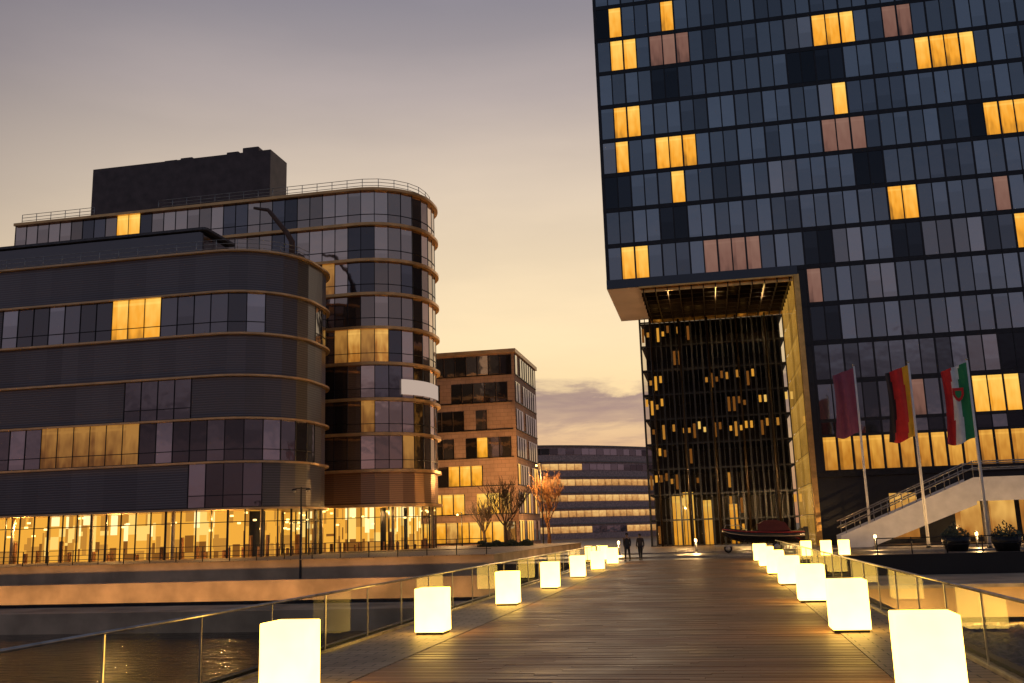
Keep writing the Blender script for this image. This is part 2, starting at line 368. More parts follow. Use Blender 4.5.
# stone bank on the right
b=MB(); nx,ny=110,60; g=[[None]*(ny+1) for _ in range(nx+1)]
for i in range(nx+1):
    for j in range(ny+1):
        t=j/ny; xx=4.6+i*.36; yy=24+t*25.9
        g[i][j]=b.bm.verts.new((xx+random.uniform(-.12,.12),yy+random.uniform(-.15,.15),-3.5+t*.7+random.uniform(-.12,.16)))
for i in range(nx):
    for j in range(ny): b.bm.faces.new((g[i][j],g[i+1][j],g[i+1][j+1],g[i][j+1]))
struct('stone_bank',b,m_stone)
# ---- bridge
XL,XR=-5.26,2.16
b=MB(); y=-6.0
while y<EDGE:
    c1=random.uniform(XL+1.2,-2.2); c2_=c1+random.uniform(2.0,3.2)
    cols=[XL,c1,min(c2_,XR-.6),XR]
    for a,c in zip(cols,cols[1:]):
        dz=random.uniform(-.004,.004)
        b.box(a+.003,c-.003,y,y+.118,-.06+dz,dz)
    y+=.134
struct('bridge_deck',b,m_wood)
b=MB(); b.box(XL,XR,-6,EDGE,-.4,-.09); struct('bridge_substructure',b,m_black)
b=MB(); b.box(-7.2,XL-.004,-6,EDGE-.01,-.5,.01); b.box(XR+.004,3.75,-6,EDGE-.01,-.5,.01); struct('bridge_edge_paving',b,m_strip)
b=MB(); b.box(-7.35,-7.21,-6,EDGE-.02,-.8,.06); b.box(3.76,3.9,-6,EDGE-.02,-.8,.06); struct('bridge_fascia',b,m_dark)
# railings
def railing(label,xr):
    t=thing('glass_railing',label,'railing',(xr,0,0),'glass railings of the bridge')
    b=MB(); b.tube([(xr,-5,1.04),(xr,EDGE-1,1.04)],.024,10); b.build('handrail',m_rail,t)
    b=MB(); b.box(xr-.03,xr+.03,-5,EDGE-1,.012,.06); b.build('base_rail',m_rail,t)
    n=30; st=(EDGE+4)/n
    for i in range(n):
        y0=-5+i*st
        MB().box(xr-.008,xr+.008,y0+.012,y0+st-.012,.06,1.01).build('glass_panel',m_glass,t)
        MB().box(xr-.012,xr+.012,y0-.011,y0+.011,.06,1.03).build('post',m_rail,t)
railing('long glass balustrade with steel handrail on the left edge of the bridge',-7.0)
railing('long glass balustrade with steel handrail on the right edge of the bridge',3.55)
# cube lights
def make_cube():
    r=thing('cube_light','x','light',(0,0,0),'glowing cube lights on the bridge')
    MB().box(-.30,.30,-.30,.30,0,.05).build('base',m_dark,r)
    o=MB().box(-.33,.33,-.33,.33,.05,.95).build('diffuser',m_cube,r,bevel=.018)
    return r
ordn=['nearest','second','third','fourth','fifth','sixth','seventh','eighth']
proto=make_cube(); first=True
for side,x,ya,st_ in (('left',-5.77,12.75,7.4),('right',2.37,12.5,7.3)):
    for i in range(7):
        o=proto if first else copy_tree(proto); first=False
        o.location=(x+random.uniform(-.02,.02)-(.1 if side=='left' and i>0 else 0),ya+st_*i+random.uniform(-.06,.06),.012); o.rotation_euler.z=random.uniform(-.03,.03)
        if side=='left': o.scale=(.93,.93,.97)
        else: o.scale=(1.05,1.05,1.0)
        o['label']=('glowing cream cube light on the %s side of the bridge, %s the camera'%(side,'nearest') if i==0 else 'glowing cream cube light on the %s side of the bridge, %s one from the camera'%(side,ordn[i]))
for i,(px,wd) in enumerate(((806,'left'),(826,'middle'),(844,'right'))):
    o=copy_tree(proto); p=PY(px,545,62.6); o.location=(p.x,62.7,0.0)
    o['label']='small far cube light on the plaza edge right of the bridge, %s of three'%wd; o['group']='cube lights on the plaza edge'
for i,(px,wd) in enumerate(((604,'right'),(592,'left'))):
    o=copy_tree(proto); p=PY(px,548,66); o.location=(p.x,65,0.0)
    o['label']='small far cube light beyond the left end of the bridge, %s of two'%wd; o['group']='cube lights on the plaza edge'
# strip lights washing the quay walls
def strip(label,x0,x1,y,z,lm):
    t=thing('strip_light',label,'light',((x0+x1)/2,y,z))
    MB().box(x0,x1,y-.08,y-.02,z,z+.22).build('housing',m_dark,t)
    MB().box(x0,x1,y-.015,y+.06,z+.02,z+.14).build('lamp',lm,t)
strip('long low strip light at the foot of the left quay wall',-95,-14,EDGE-3.4,-2.0,m_lampS)
strip('long low strip light below the right terrace wall',5,60,48.9,-2.66,m_lampR)
# ------------------------------------------------------------------ panes
def emit(root,panes,mats,name='window',cap=100):
    sc_=[]
    for q,mi,pri in panes:
        c=sum((Vector(p) for p in q),Vector())/4; u,v,d=proj(c)
        ar=(Vector(q[1])-Vector(q[0])).length*(Vector(q[3])-Vector(q[0])).length
        vis=1 if (d>0 and -20<u<1044 and -20<v<700) else .01
        sc_.append((ar/(d*d)*vis*(30 if pri else 1),q,mi))
    sc_.sort(key=lambda t:-t[0])
    for s_,q,mi in sc_[:cap]: MB().quad(q).build(name,mats[mi],root,fix=False)
    if len(sc_)>cap:
        b=MB()
        for s_,q,mi in sc_[cap:]: b.quad(q,mi)
        tag(b.build(name,mats,root,fix=False),kind='stuff')
def inr(q,rects):
    c=sum((Vector(p) for p in q),Vector())/4; u,v,d=proj(c)
    return any(a<=u<=c_ and b_<=v<=e for a,b_,c_,e in rects)
# ------------------------------------------------------------------ tower
TY=90.0; TX0=PY(607,290,TY).x; TX1=54; ZS=PY(640,287,TY).z; JX=PY(795,300,TY).x; TB=105.0; BX=PY(644,400,TB).x
GX=PY(640,287,TY).x
tw=thing('glass_tower','tall dark glass hotel tower with lit windows and a deep golden portal','building',(20,TY,0))
b=MB()
b.box(TX0,TX1,TY,TB+.2,ZS+.3,74)
b.box(JX+.3,TX1,TY,TB+.2,0,ZS+.3)
b.box(BX,JX+.3,TB+9,130,0,ZS+.3)
b.build('tower_wall',m_black,tw)
WP=1.3; ST=3.60; WH=3.14; Z0=PY(634,278.5,TY).z
T1=[(611,4,625,35),(612,36,640,68),(660,-6,676,28),(806,8,853,43),(921,26,973,64),(826,80,844,113),(614,102,646,138),(655,132,699,167),(615,139,631,172),(671,170,687,202),(894,182,914,219),(992,94,1030,132),(622,245,648,279),(977,376,1014,416),(1018,206,1030,236)]
T2=[(648,32,692,65),(876,0,910,36),(829,114,866,150),(710,233,764,273),(996,173,1016,208),(806,263,825,307),(905,370,925,414)]
ncol=int((TX1-TX0-.3)/WP); panes=[]; fr=MB()
rows=range(-4,13); kinds={}
for r in rows:
    zb_=Z0+r*ST
    for c in range(ncol):
        x0=TX0+.25+c*WP; x1=x0+WP
        if r<0 and x0<JX+.5: continue
        q=[(x0+.06,TY-.03,zb_),(x1-.06,TY-.03,zb_),(x1-.06,TY-.03,zb_+WH),(x0+.06,TY-.03,zb_+WH)]
        pri=False
        if inr(q,T1): k_=4; pri=True
        elif inr(q,T2): k_=5; pri=True
        else:
            h=random.random(); key=(r,c//2)
            if key not in kinds: kinds[key]=random.random()
            cl=kinds[key]
            if cl<.07: k_=3
            elif cl<.22: k_=2
            elif cl<(.26 if r>1 else .36): k_=1
            else: k_=0 if h<.92 else 2
        panes.append((q,k_,pri))
    xa=TX0 if r>=0 else JX+.5
    fr.box(xa,TX1,TY-.05,TY-.001,zb_+WH+.03,zb_+ST-.03)
zt=Z0-4*ST
for c in range(0,ncol+1):
    x=TX0+.25+c*WP
    zlo=ZS+.3 if x<JX+.5 else zt-3.7
    hw=.085 if c%2==0 else .045
    fr.box(x-hw,x+hw,TY-.08,TY-.002,zlo,74)
fr.build('facade_grid',m_grid,tw)
MB().box(TX0,JX+.4,TY-.18,TY-.003,ZS,Z0-.02).build('fascia',m_gd,tw)
# lit hall row
lz0=6.5; lz1=PY(900,434,TY).z
for c in range(ncol):
    x0=TX0+.25+c*WP
    if x0<JX+.5: continue
    q=[(x0+.11,TY-.03,lz0),(x0+WP-.11,TY-.03,lz0),(x0+WP-.11,TY-.03,lz1),(x0+.11,TY-.03,lz1)]
    panes.append((q,6 if random.random()<.92 else 5,True))
    q=[(x0+.06,TY-.03,lz1+.25),(x0+WP-.06,TY-.03,lz1+.25),(x0+WP-.06,TY-.03,max(zt-.3,lz1+.5)),(x0+.06,TY-.03,max(zt-.3,lz1+.5))]
    panes.append((q,random.choice((0,2,3)),False))
emit(tw,panes,[m_ga,m_gb,m_gc,m_gd,m_lit,m_dim,m_hall])
MB().box(JX+.5,TX1,TY-.35,TY-.004,5.9,6.4).build('hall_sill',m_dark,tw)
for c in range(0,ncol,2):
    x0=TX0+.25+c*WP
    if x0>JX+.6: MB().quad([(x0,TY-.04,.4),(x0+2.2,TY-.04,.4),(x0+2.2,TY-.04,4.3),(x0,TY-.04,4.3)]).build('ground_floor_window',m_amb if (x0>19 and c%10!=0) or c%6==0 else m_black,tw,fix=False)
# soffit, portal
MB().box(TX0,GX-.01,TY,TB,ZS,ZS+.29).build('soffit',simple('soffit_panel',(.5,.4,.39),.45,.2,.15,.4),tw)
b=MB(); b.box(GX,JX,TY,TB+.1,ZS+.1,ZS+.28); b.build('portal_ceiling',m_black,tw)
for i in range(13):
    x=GX+.3+(JX-GX-.6)*i/12
    MB().box(x-.05,x+.05,TY+.1,TB,ZS-.52,ZS+.09).build('soffit_beam',m_soff,tw)
for j in range(9):
    y=TY+.35+j*1.8
    MB().box(GX,JX-.02,y-.05,y+.05,ZS-.50,ZS+.08).build('soffit_cross_beam',m_gold if j in (0,8) else m_soff,tw)
MB().box(GX-.1,JX,TY-.22,TY+.02,ZS-.16,ZS-.01).build('portal_edge',m_gold,tw)
for j in range(6):
    y=TY+1.25+j*2.4
    for i in range(12):
        x=GX+.3+(JX-GX-.6)*(i+.5)/12
        if random.random()<.16: MB().box(x-.1,x+.1,y-.1,y+.1,ZS+.02,ZS+.09).build('soffit_lamp',m_lampY,tw)
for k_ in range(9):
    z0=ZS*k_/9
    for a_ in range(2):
        ya=TY+.3+a_*7.3; MB().quad([(JX,ya+7.22,z0+.03),(JX,ya,z0+.03),(JX,ya,z0+ZS/9-.03),(JX,ya+7.22,z0+ZS/9-.03)]).build('jamb_panel',m_goldglow,tw,fix=False)
b=MB(); b.box(JX+.02,JX+.5,TY-.3,TY-.006,0,ZS-.01); b.build('jamb_edge',m_gold,tw)
# recessed entrance wall with rooms behind
nf=9; fh=(ZS-.4)/nf; nc=14; cw=(JX-BX)/nc
b=MB()
for c in range(nc*2+1):
    x=BX+c*cw/2; d_=.10 if c%2==0 else .04
    b.box(x-d_,x+d_,TB-.24,TB+.05,0,ZS)
for f in range(nf+1):
    z_=f*fh; b.box(BX,JX,TB-.12,TB+.04,z_-.08,z_+.08)
b.build('entrance_grid',m_grid,tw)
for f in range(nf):
    z_=f*fh
    MB().box(BX+.05,JX,TB+.6,TB+8.9,z_+fh-.1,z_+fh+.02).build('floor_slab',m_black,tw)
    wgt=0
    for c in range(nc):
        x=BX+c*cw
        if c%2==0: MB().quad([(x,TB,z_),(x+2*cw,TB,z_),(x+2*cw,TB,z_+fh),(x,TB,z_+fh)]).build('glass_panel',m_deepglass,tw,fix=False)
        pr=(.60,.46,.44,.48,.44,.38,.34,.28,.18)[f]
        # runs of warm rooms along a floor, seen as small regular lights
        if random.random()<.5: wgt=random.random()
        lam=MB(); cnt=0
        for hx in (0,.5):
            if wgt<pr and random.random()<.8:
                v0,v1=random.choice(((.50,.78),(.42,.62),(.2,.78),(.55,.85)))
                if f==0: v0=.1
                lam.quad([(x+cw*(hx+.13),TB+.3,z_+fh*v0),(x+cw*(hx+.37),TB+.3,z_+fh*v0),(x+cw*(hx+.37),TB+.3,z_+fh*v1),(x+cw*(hx+.13),TB+.3,z_+fh*v1)],random.choice((0,1,1,2,2,3,3))); cnt+=1
        if cnt: lam.build('lit_room_panel',RW,tw,fix=False)
for i in range(5):
    xc=BX+1.2+i*(JX-BX-2)/4.4
    MB().tube([(xc,TB-1.6,0),(xc,TB-1.6,ZS-.5)],.11,12).build('slim_column',m_soff,tw)
for (xa,xb,za) in ((674,682,496),(685,693,492),(704,711,500),(731,737,504)):
    pa=PY(xa,530,TB+.4); pb=PY(xb,za,TB+.4)
    MB().quad([(pa.x,TB+.4,0.05),(pb.x,TB+.4,0.05),(pb.x,TB+.4,pb.z),(pa.x,TB+.4,pb.z)]).build('entrance_door',m_lit,tw,fix=False)
for i in range(3): point((GX+2.5+i*4.6,TY+5+i*2,ZS-2.2),180,name='portal_glow')
for xx in (-3,3,7): point((xx,TB-5,4.0),800,name='entrance_glow')
# ------------------------------------------------------------------ curved buildings
def cpath(xl,xe,yf,dep,Rr,off=0.0,back=True):
    xe+=off; yf-=off; dep+=2*off; Rr=max(.05,Rr+off)
    pts=[(xl,yf)]
    n=16
    for i in range(n+1):
        a=-math.pi/2+math.pi/2*i/n; pts.append((xe-Rr+Rr*math.cos(a),yf+Rr+Rr*math.sin(a)))
    for i in range(n+1):
        a=math.pi/2*i/n; pts.append((xe-Rr+Rr*math.cos(a),yf+dep-Rr+Rr*math.sin(a)))
    pts.append((xl,yf+dep))
    out=[pts[0]]
    for p in pts[1:]:
        if (Vector(p)-Vector(out[-1])).length>.02: out.append(p)
    return out
def resample(pts,step):
    pts=[Vector(p) for p in pts]; tot=sum((b_-a_).length for a_,b_ in zip(pts,pts[1:])); n=max(1,round(tot/step)); out=[];acc=0;i=0
    for k in range(n+1):
        t=tot*k/n
        while i<len(pts)-2 and acc+(pts[i+1]-pts[i]).length<t: acc+=(pts[i+1]-pts[i]).length; i+=1
        seg=(pts[i+1]-pts[i]); out.append(pts[i]+seg*min(1,(t-acc)/seg.length))
    return out
m_furn=simple('furniture',(.36,.18,.08),.6,0,.6,.7)
def curved(root,xl,xe,yf,dep,Rr,zs,zg,step,kindfn,mats,slabmat,over,slabh=.32,room=3.4):
    P=lambda off:cpath(xl,xe,yf,dep,Rr,off)
    MB().prism(P(-.7),zs[0]+.02,zs[-1]-.1).build('core',m_black,root)
    panes=[]
    for f in range(len(zs)):
        MB().prism(P(over),zs[f]-slabh/2,zs[f]+slabh/2).build('cornice',slabmat,root)
        if f==len(zs)-1: break
        z0=zs[f]+slabh/2; z1=zs[f+1]-slabh/2
        pts=resample(P(-.12)[:-1],step); mu=MB(); prev=None
        for i,(a_,b_) in enumerate(zip(pts,pts[1:])):
            q=[(a_.x,a_.y,z0),(b_.x,b_.y,z0),(b_.x,b_.y,z1),(a_.x,a_.y,z1)]
            k_,pri=kindfn(f,i,q); panes.append((q,k_,pri))
            if k_!=4 or prev!=4:
                mu.obox((a_.x,a_.y,z0),(a_.x,a_.y,z1),.055,.11)
            mu.obox((a_.x,a_.y,z0+.04),(b_.x,b_.y,z0+.04),.1,.07)
            if k_!=4:
                zm=z0+(z1-z0)*.28
                mu.obox((a_.x,a_.y,zm),(b_.x,b_.y,zm),.1,.06)
            prev=k_
        mu.build('mullions',m_dark,root)
    emit(root,panes,mats)
    pts=resample(P(-.35)[:-1],1.3); inn=resample(P(-room-.4)[:-1],2.6); z1=zs[0]-slabh/2
    MB().prism(P(-room-.6),zg,z1-.05).build('ground_core',m_black,root)
    mu=MB(); pl=[]
    for i,(a_,b_) in enumerate(zip(pts,pts[1:])):
        mu.obox((a_.x,a_.y,zg),(a_.x,a_.y,z1),.065 if i%4 else .14,.12)
        mu.obox((a_.x,a_.y,z1-.95),(b_.x,b_.y,z1-.95),.08,.06)
        pl.append(([(a_.x,a_.y,zg),(b_.x,b_.y,zg),(b_.x,b_.y,z1),(a_.x,a_.y,z1)],0,False))
    mu.build('shop_mullions',m_dark,root)
    emit(root,pl,[m_shopglass],'shop_window')
    for a_,b_ in zip(inn,inn[1:]):
        bay=MB(); u=0
        tone=random.random()
        while u<1:
            u2=min(1,u+random.choice((.07,.1,.16,.24,.3)))
            pa=a_.lerp(b_,u); pb=a_.lerp(b_,u2)
            hs=[.0,random.choice((.14,.2,.28,.36)),random.choice((.42,.5,.56)),random.choice((.66,.74,.8)),1.0]
            for k,(h0,h1) in enumerate(zip(hs,hs[1:])):
                za=zg+(z1-zg)*h0; zb_=zg+(z1-zg)*h1
                mi=random.choice(((1,2,2,3,3),(0,1,1,1,2,2,3),(0,0,1,1,2,4),(0,1,1,2,4,2))[k])
                if tone<.3 and mi in (0,4): mi=1
                bay.quad([(pa.x,pa.y,za),(pb.x,pb.y,za),(pb.x,pb.y,zb_),(pa.x,pa.y,zb_)],mi)
            u=u2
        bay.build('lit_room_wall',RW,root,fix=False)
    mid=resample(P(-room*.55)[:-1],.8); fu=MB(); la=MB(); sp_=room*.3
    for p in mid:
        if random.random()<.7:
            hh=random.choice((.45,.6,.75,.8,1.0,1.7)); ww=random.uniform(.03,.13); dy=random.uniform(-sp_,sp_); dx=random.uniform(-.4,.4)
            fu.box(p.x+dx-ww,p.x+dx+ww,p.y+dy-.15,p.y+dy+.15,zg+.02,zg+hh)
        if random.random()<.7:
            zz=z1-random.choice((.3,.5,.9,1.1,1.6)); dy=random.uniform(-sp_,sp_); la.box(p.x-.1,p.x+.1,p.y+dy-.1,p.y+dy+.1,zz,zz+.14)
    fu.build('furniture',m_furn,root); la.build('ceiling_lamps',m_lampY,root)
    for p in resample(P(-.8)[:-1],7.2): MB().tube([(p.x,p.y,zg),(p.x,p.y,z1)],.14,12).build('column',m_conc,root)
ZQ=.66
AY=70.0
zA=[PY(240,y_,AY).z for y_ in (508,461,417,374,332,290,249)]
A_L=[(115,297,154,336)]; A_D=[(46,428,132,468),(256,426,270,462)]
ck={}
def kA(f,i,q):
    if inr(q,A_L): return 2,True
    if inr(q,A_D): return 3,random.random()<.85
    key=(f,i//4)
    if key not in ck: ck[key]=random.random()
    th=(.35,.5,.12,.12,.5,.25)[f]
    if ck[key]<th: return (0 if random.random()<.3 else 1),False
    return 4,False
A=thing('office_building','low dark office block with rounded right end and glowing glazed ground floor','building',(-50,AY,ZQ))
curved(A,-100,-32.6,AY,14,6,zA,ZQ,1.5,kA,[m_go,m_god,m_lit,m_ambd,m_louv],m_bandA,.22,slabh=.15)
for i in range(6): point((-38-i*9,AY+.9,zA[0]-.7),420,(1,.52,.14),name='shop_glow')
zt_=zA[-1]+.08; zu=PY(200,230,AY+3).z; xe=PY(206,240,AY+3).x
MB().prism(cpath(-100,xe-.5,AY+3.2,5,.3),zt_,zu).build('penthouse',m_god,A)
MB().prism(cpath(-100,xe,AY+2.9,5.6,.4),zu,zu+.22).build('penthouse_roof',m_roof,A)
b=MB()
pp=[p for p in resample(cpath(-100,-33,AY+.4,13.2,5.6)[:18],1.8)]
for zz in (.4,.75,1.1): b.tube([(p.x,p.y,zA[-1]+zz) for p in pp],.022,6)
for p in pp: b.tube([(p.x,p.y,zA[-1]+.07),(p.x,p.y,zA[-1]+1.1)],.025,6)
b.build('roof_railing',m_rail,A)
# building B
BY=87.0
zB=[PY(385,y_,BY).z for y_ in (505,470,433,398,362,326,292,258,222,187)]
B_L=[(115,204,142,242)]; B_D=[(328,264,340,292),(328,328,346,360),(352,334,384,360),(398,440,412,465),(366,405,376,430)]
cb={}
def kB(f,i,q):
    if inr(q,B_L): return 2,True
    if inr(q,B_D): return random.choice((3,5,5)),True
    if f==0: return 4,False
    key=(f,i//2)
    if key not in cb: cb[key]=random.random()
    if cb[key]<.72: return 0,False
    return 1,False
B=thing('office_building','tall rounded office block with copper cornices behind the lower dark block','building',(-50,BY,ZQ))
bxl=PY(15,230,BY).x
m_gob=glassy('office_glass_warm',(.52,.40,.34),.05,.9,.4)
curved(B,bxl,-26.9,BY,13,6,zB,ZQ,1.35,kB,[m_gob,m_god,m_lit,m_amb,m_louvB,m_ambd],m_copper,.28,slabh=.28,room=1.5)
for xx,yy in ((-30,BY+.9),(-36,BY+.8)): point((xx,yy,zB[0]-.7),300,(1,.52,.14),name='shop_glow')
zr=zB[-1]+.14
pts=resample(cpath(-55,-27.4,BY+.5,12,5.5)[:-1],1.6); b=MB()
for zz in (.45,.8,1.15): b.tube([(p.x,p.y,zr+zz) for p in pts],.03,6)
for p in pts: b.tube([(p.x,p.y,zr),(p.x,p.y,zr+1.15)],.035,6)
b.build('roof_railing',m_rail,B)
pts=resample([(bxl+.4,BY+.5),(PY(92,200,BY).x,BY+.5)],1.6); b=MB()
for zz in (.45,.8,1.15): b.tube([(p.x,p.y,zr+zz) for p in pts],.03,6)
for p in pts: b.tube([(p.x,p.y,zr),(p.x,p.y,zr+1.15)],.035,6)
b.build('roof_railing',m_rail,B)
pa=PY(93,174,BY+2); pc=PY(270,185,BY+2)
MB().box(pa.x,pc.x,BY+2,BY+6,zr,pa.z+.5).build('roof_plant_room',m_pent,B)
for px,px2,hh in ((164,177,.55),(180,192,.65),(226,238,.7),(242,258,1.0)):
    p=PY(px,165,BY+3); p2=PY(px2,165,BY+3); MB().box(p.x,p2.x,BY+3,BY+5,pa.z+.51,pa.z+.5+hh).build('air_handler',m_pent,B,bevel=.1)
# pale blind on the rounded end, emission added to whiten it in the shade
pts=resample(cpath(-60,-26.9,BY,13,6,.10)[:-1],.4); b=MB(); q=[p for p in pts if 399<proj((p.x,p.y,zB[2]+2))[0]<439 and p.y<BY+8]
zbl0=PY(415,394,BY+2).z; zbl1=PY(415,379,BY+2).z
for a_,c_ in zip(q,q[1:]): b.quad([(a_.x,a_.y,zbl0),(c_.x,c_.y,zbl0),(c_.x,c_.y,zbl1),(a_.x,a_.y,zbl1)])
b.build('glow_blind',emis('blind_glow',(.62,.47,.38),.8),B)
# roof davit
p=PY(292,245,AY+9); t=thing('roof_crane','slender bent dark window cleaning crane on the roof between the two rounded blocks','crane',(p.x,p.y,zA[-1]+.16))
pts=[(p.x,p.y,zA[-1]+.1),(p.x,p.y,p.z+.3),tuple(PY(287,233,AY+9)),tuple(PY(270,212,AY+9)),tuple(PY(268,210,AY+9)),tuple(PY(254,208,AY+9))]
MB().tube(pts,[.3,.28,.24,.2,.18,.13],8).build('arm',simple('crane_paint',(.10,.045,.02),.5),t)
MB().box(p.x-.7,p.x+1.0,p.y-.6,p.y+.6,zA[-1]+.16,zA[-1]+1.9).build('cabin',m_pent,t)
# ------------------------------------------------------------------ building C
CY=120.0; cx1=PY(515,400,CY).x; cx0=cx1-26; cyb=CY+15.5; ztop=PY(477,351,CY).z
Cc=thing('stone_building','brown stone office block with staggered dark window strips beside the rounded tower','building',((cx0+cx1)/2,CY,0))
MB().box(cx0,cx1,CY,cyb,0,ztop-.5).build('wall',m_brick,Cc)
MB().box(cx0-.2,cx1+.25,CY-.25,cyb+.2,ztop-.5,ztop).build('parapet',m_bandA,Cc)
nfl=7; fh=(ztop-.5)/nfl; panes=[]
stag=(0,.5,2.6,.3,3.4,.6,0)
for f in range(nfl):
    z0=f*fh+.8; z1=(f+1)*fh-.24; fr=MB()
    fr.box(cx0,cx1-.35,CY-.10,CY-.001,z0-.12,z0)
    x=cx1-.4-stag[f]; i=0
    while x-1.45>cx0:
        if f in (0,6) or (i+f*3)%7!=6:
            q=[(x-1.4,CY-.04,z0),(x,CY-.04,z0),(x,CY-.04,z1),(x-1.4,CY-.04,z1)]
            pri=random.random()<(.8,.92,.95,.14,.04,0,0)[f]
            panes.append((q,(random.choice((2,3,3,3)) if pri else random.choice((0,1,1))),pri))
            fr.box(x-.05,x+.05,CY-.12,CY-.002,z0-.05,z1)
        x-=1.5; i+=1
    fr.build('window_frame',m_dark,Cc)
    fr=MB(); fr.box(cx1+.001,cx1+.12,CY+.3,cyb-.3,z0-.12,z0)
    y=CY+.4; i=0
    while y+1.6<cyb:
        if (i+f)%8!=7:
            q=[(cx1+.04,y,z0),(cx1+.04,y+1.5,z0),(cx1+.04,y+1.5,z1+.1),(cx1+.04,y,z1+.1)]
            pri=f<3 and random.random()<.5
            panes.append((q,3 if pri else 0,pri))
            fr.box(cx1+.002,cx1+.1,y-.05,y+.05,z0-.05,z1)
        y+=1.6; i+=1
    fr.build('window_frame',m_dark,Cc)
emit(Cc,panes,[m_go,m_god,m_amb,m_lit])
point((cx1-6,CY-9,5),1500,name='street_glow'); point((cx1+6,CY+2,5),1100,name='street_glow')
# ------------------------------------------------------------------ building D far
DY=205.0; zD=PY(590,442,DY).z
dl=thing('far_office_building','long low far office block with rows of lit windows between stone block and tower','building',(PY(600,500,DY).x,DY,0))
dp=[]
for i in range(14):
    px=490+i*14; dp.append(PY(px,500,DY+ (i/13)**2*26).xy)
back=[p+Vector((4,16)) for p in dp[::-1]]
MB().prism([tuple(p) for p in dp+back],0,zD).build('wall',simple('mauve_render',(.55,.40,.36),.6),dl)
panes=[]; nfl=6; fh=zD/nfl
rs=resample(dp,1.9)
for f in range(nfl):
    z0=f*fh+1.3; z1=(f+1)*fh-.75; on=False
    for i,(a_,c_) in enumerate(zip(rs,rs[1:])):
        if random.random()<.3: on=random.random()<(.55,.75,.85,.7,.4,.15)[f]
        n_=Vector((c_.y-a_.y,-(c_.x-a_.x))).normalized()*.08; dd=(c_-a_)*.03
        q=[((a_+n_+dd).x,(a_+n_+dd).y,z0),((c_+n_-dd).x,(c_+n_-dd).y,z0),((c_+n_-dd).x,(c_+n_-dd).y,z1),((a_+n_+dd).x,(a_+n_+dd).y,z1)]
        panes.append((q,2 if on else random.choice((0,0,1)),on))
    MB().prism([tuple(p+Vector((0,-.35))) for p in dp]+[tuple(p+Vector((0,.1))) for p in dp[::-1]],(f+1)*fh-.3,(f+1)*fh-.02).build('cornice',m_conc,dl)
emit(dl,panes,[m_go,m_god,m_lav])
# ------------------------------------------------------------------ flags
def cloth(name,col):
    m=simple(name,col,.85,0,.12,2); b_=m.node_tree.nodes['Principled BSDF']; b_.inputs['Sheen Weight'].default_value=.2
    return m
fm=[cloth('flag_purple',(.24,.06,.12)),cloth('flag_black',(.02,.018,.02)),cloth('flag_red',(.70,.03,.03)),cloth('flag_gold',(.95,.5,.03)),cloth('flag_white',(.95,.88,.82)),cloth('flag_green',(.03,.28,.10))]
def flag(px,py,topy,label,bands,crest=False):
    base=PZ(px,py,0.0); y=base.y
    lo,hi=5,25
    for _ in range(40):
        mid=(lo+hi)/2
        if proj((base.x,y,mid))[1]>topy: lo=mid
        else: hi=mid
    H=lo
    t=thing('flagpole',label.split('|')[0],'flagpole',(base.x,y,0),'flagpoles before the tower')
    MB().tube([(base.x,y,0),(base.x,y,H*.5),(base.x,y,H)],[.11,.095,.07],10).build('pole',m_white,t)
    MB().lathe([(.2,0),(.2,.06),(.12,.16)],(base.x,y,.0),14).build('base',m_dark,t)
    MB().ball((base.x,y,H+.07),.1).build('finial',m_rail,t)
    W=1.75; HH=5.3; nx,ny=21,28; b=MB(); gr=[]
    for i in range(nx+1):
        col=[]
        for j in range(ny+1):
            s_=i/nx; t_=j/ny
            sag=.55*s_*(1-.4*t_)
            xx=base.x-.06-W*s_*(.96-.12*t_*math.sin(3*t_+1))
            yy=y+.24*math.sin(11*s_+2.2*t_+px)*(s_**.5)+.12*math.sin(4*s_+5*t_)*s_
            col.append(b.bm.verts.new((xx,yy,H-.15-sag-HH*t_+.12*math.sin(6*s_+1)*t_)))
        gr.append(col)
    for i in range(nx):
        for j in range(ny):
            f=b.bm.faces.new((gr[i][j],gr[i+1][j],gr[i+1][j+1],gr[i][j+1])); f.smooth=True
            s_=(i+.5)/nx+.08*math.sin((j/ny)*4+px)-.12*(j/ny-.5); s_=min(.999,max(0,s_)); f.material_index=int(s_*len(bands))
    fl=b.build('flag',bands,loc=(base.x,y,H-.15),fix=False)
    tag(fl,label.split('|')[1],'flag','flags hanging before the tower')
    if crest:
        m_=MB(); cxx=base.x-W*.5; zc=H-.15-HH*.42
        pts=[(-.36,.45),(.36,.45),(.36,0),(.2,-.35),(0,-.5),(-.2,-.35),(-.36,0)]
        for s2,yo,mm in ((1,-.26,0),(.55,-.275,1)):
            f=m_.bm.faces.new([m_.bm.verts.new((cxx+a_*s2,y+yo-.04,zc+c_*s2)) for a_,c_ in pts]); f.material_index=mm
        m_.build('crest',[fm[2],fm[5]],fl)
flag(872,547,366,'white flagpole carrying the plain dark purple flag|plain dark purple flag hanging limp on the left pole',[fm[0]])
flag(929,548,363,'white flagpole carrying the black, red and gold flag|black, red and gold flag hanging limp on the middle pole',[fm[3],fm[2],fm[2],fm[1]])
flag(990,548,360,'white flagpole carrying the green, white and red flag with a crest|green, white and red flag with a small crest on the right pole',[fm[5],fm[4],fm[2]],True)
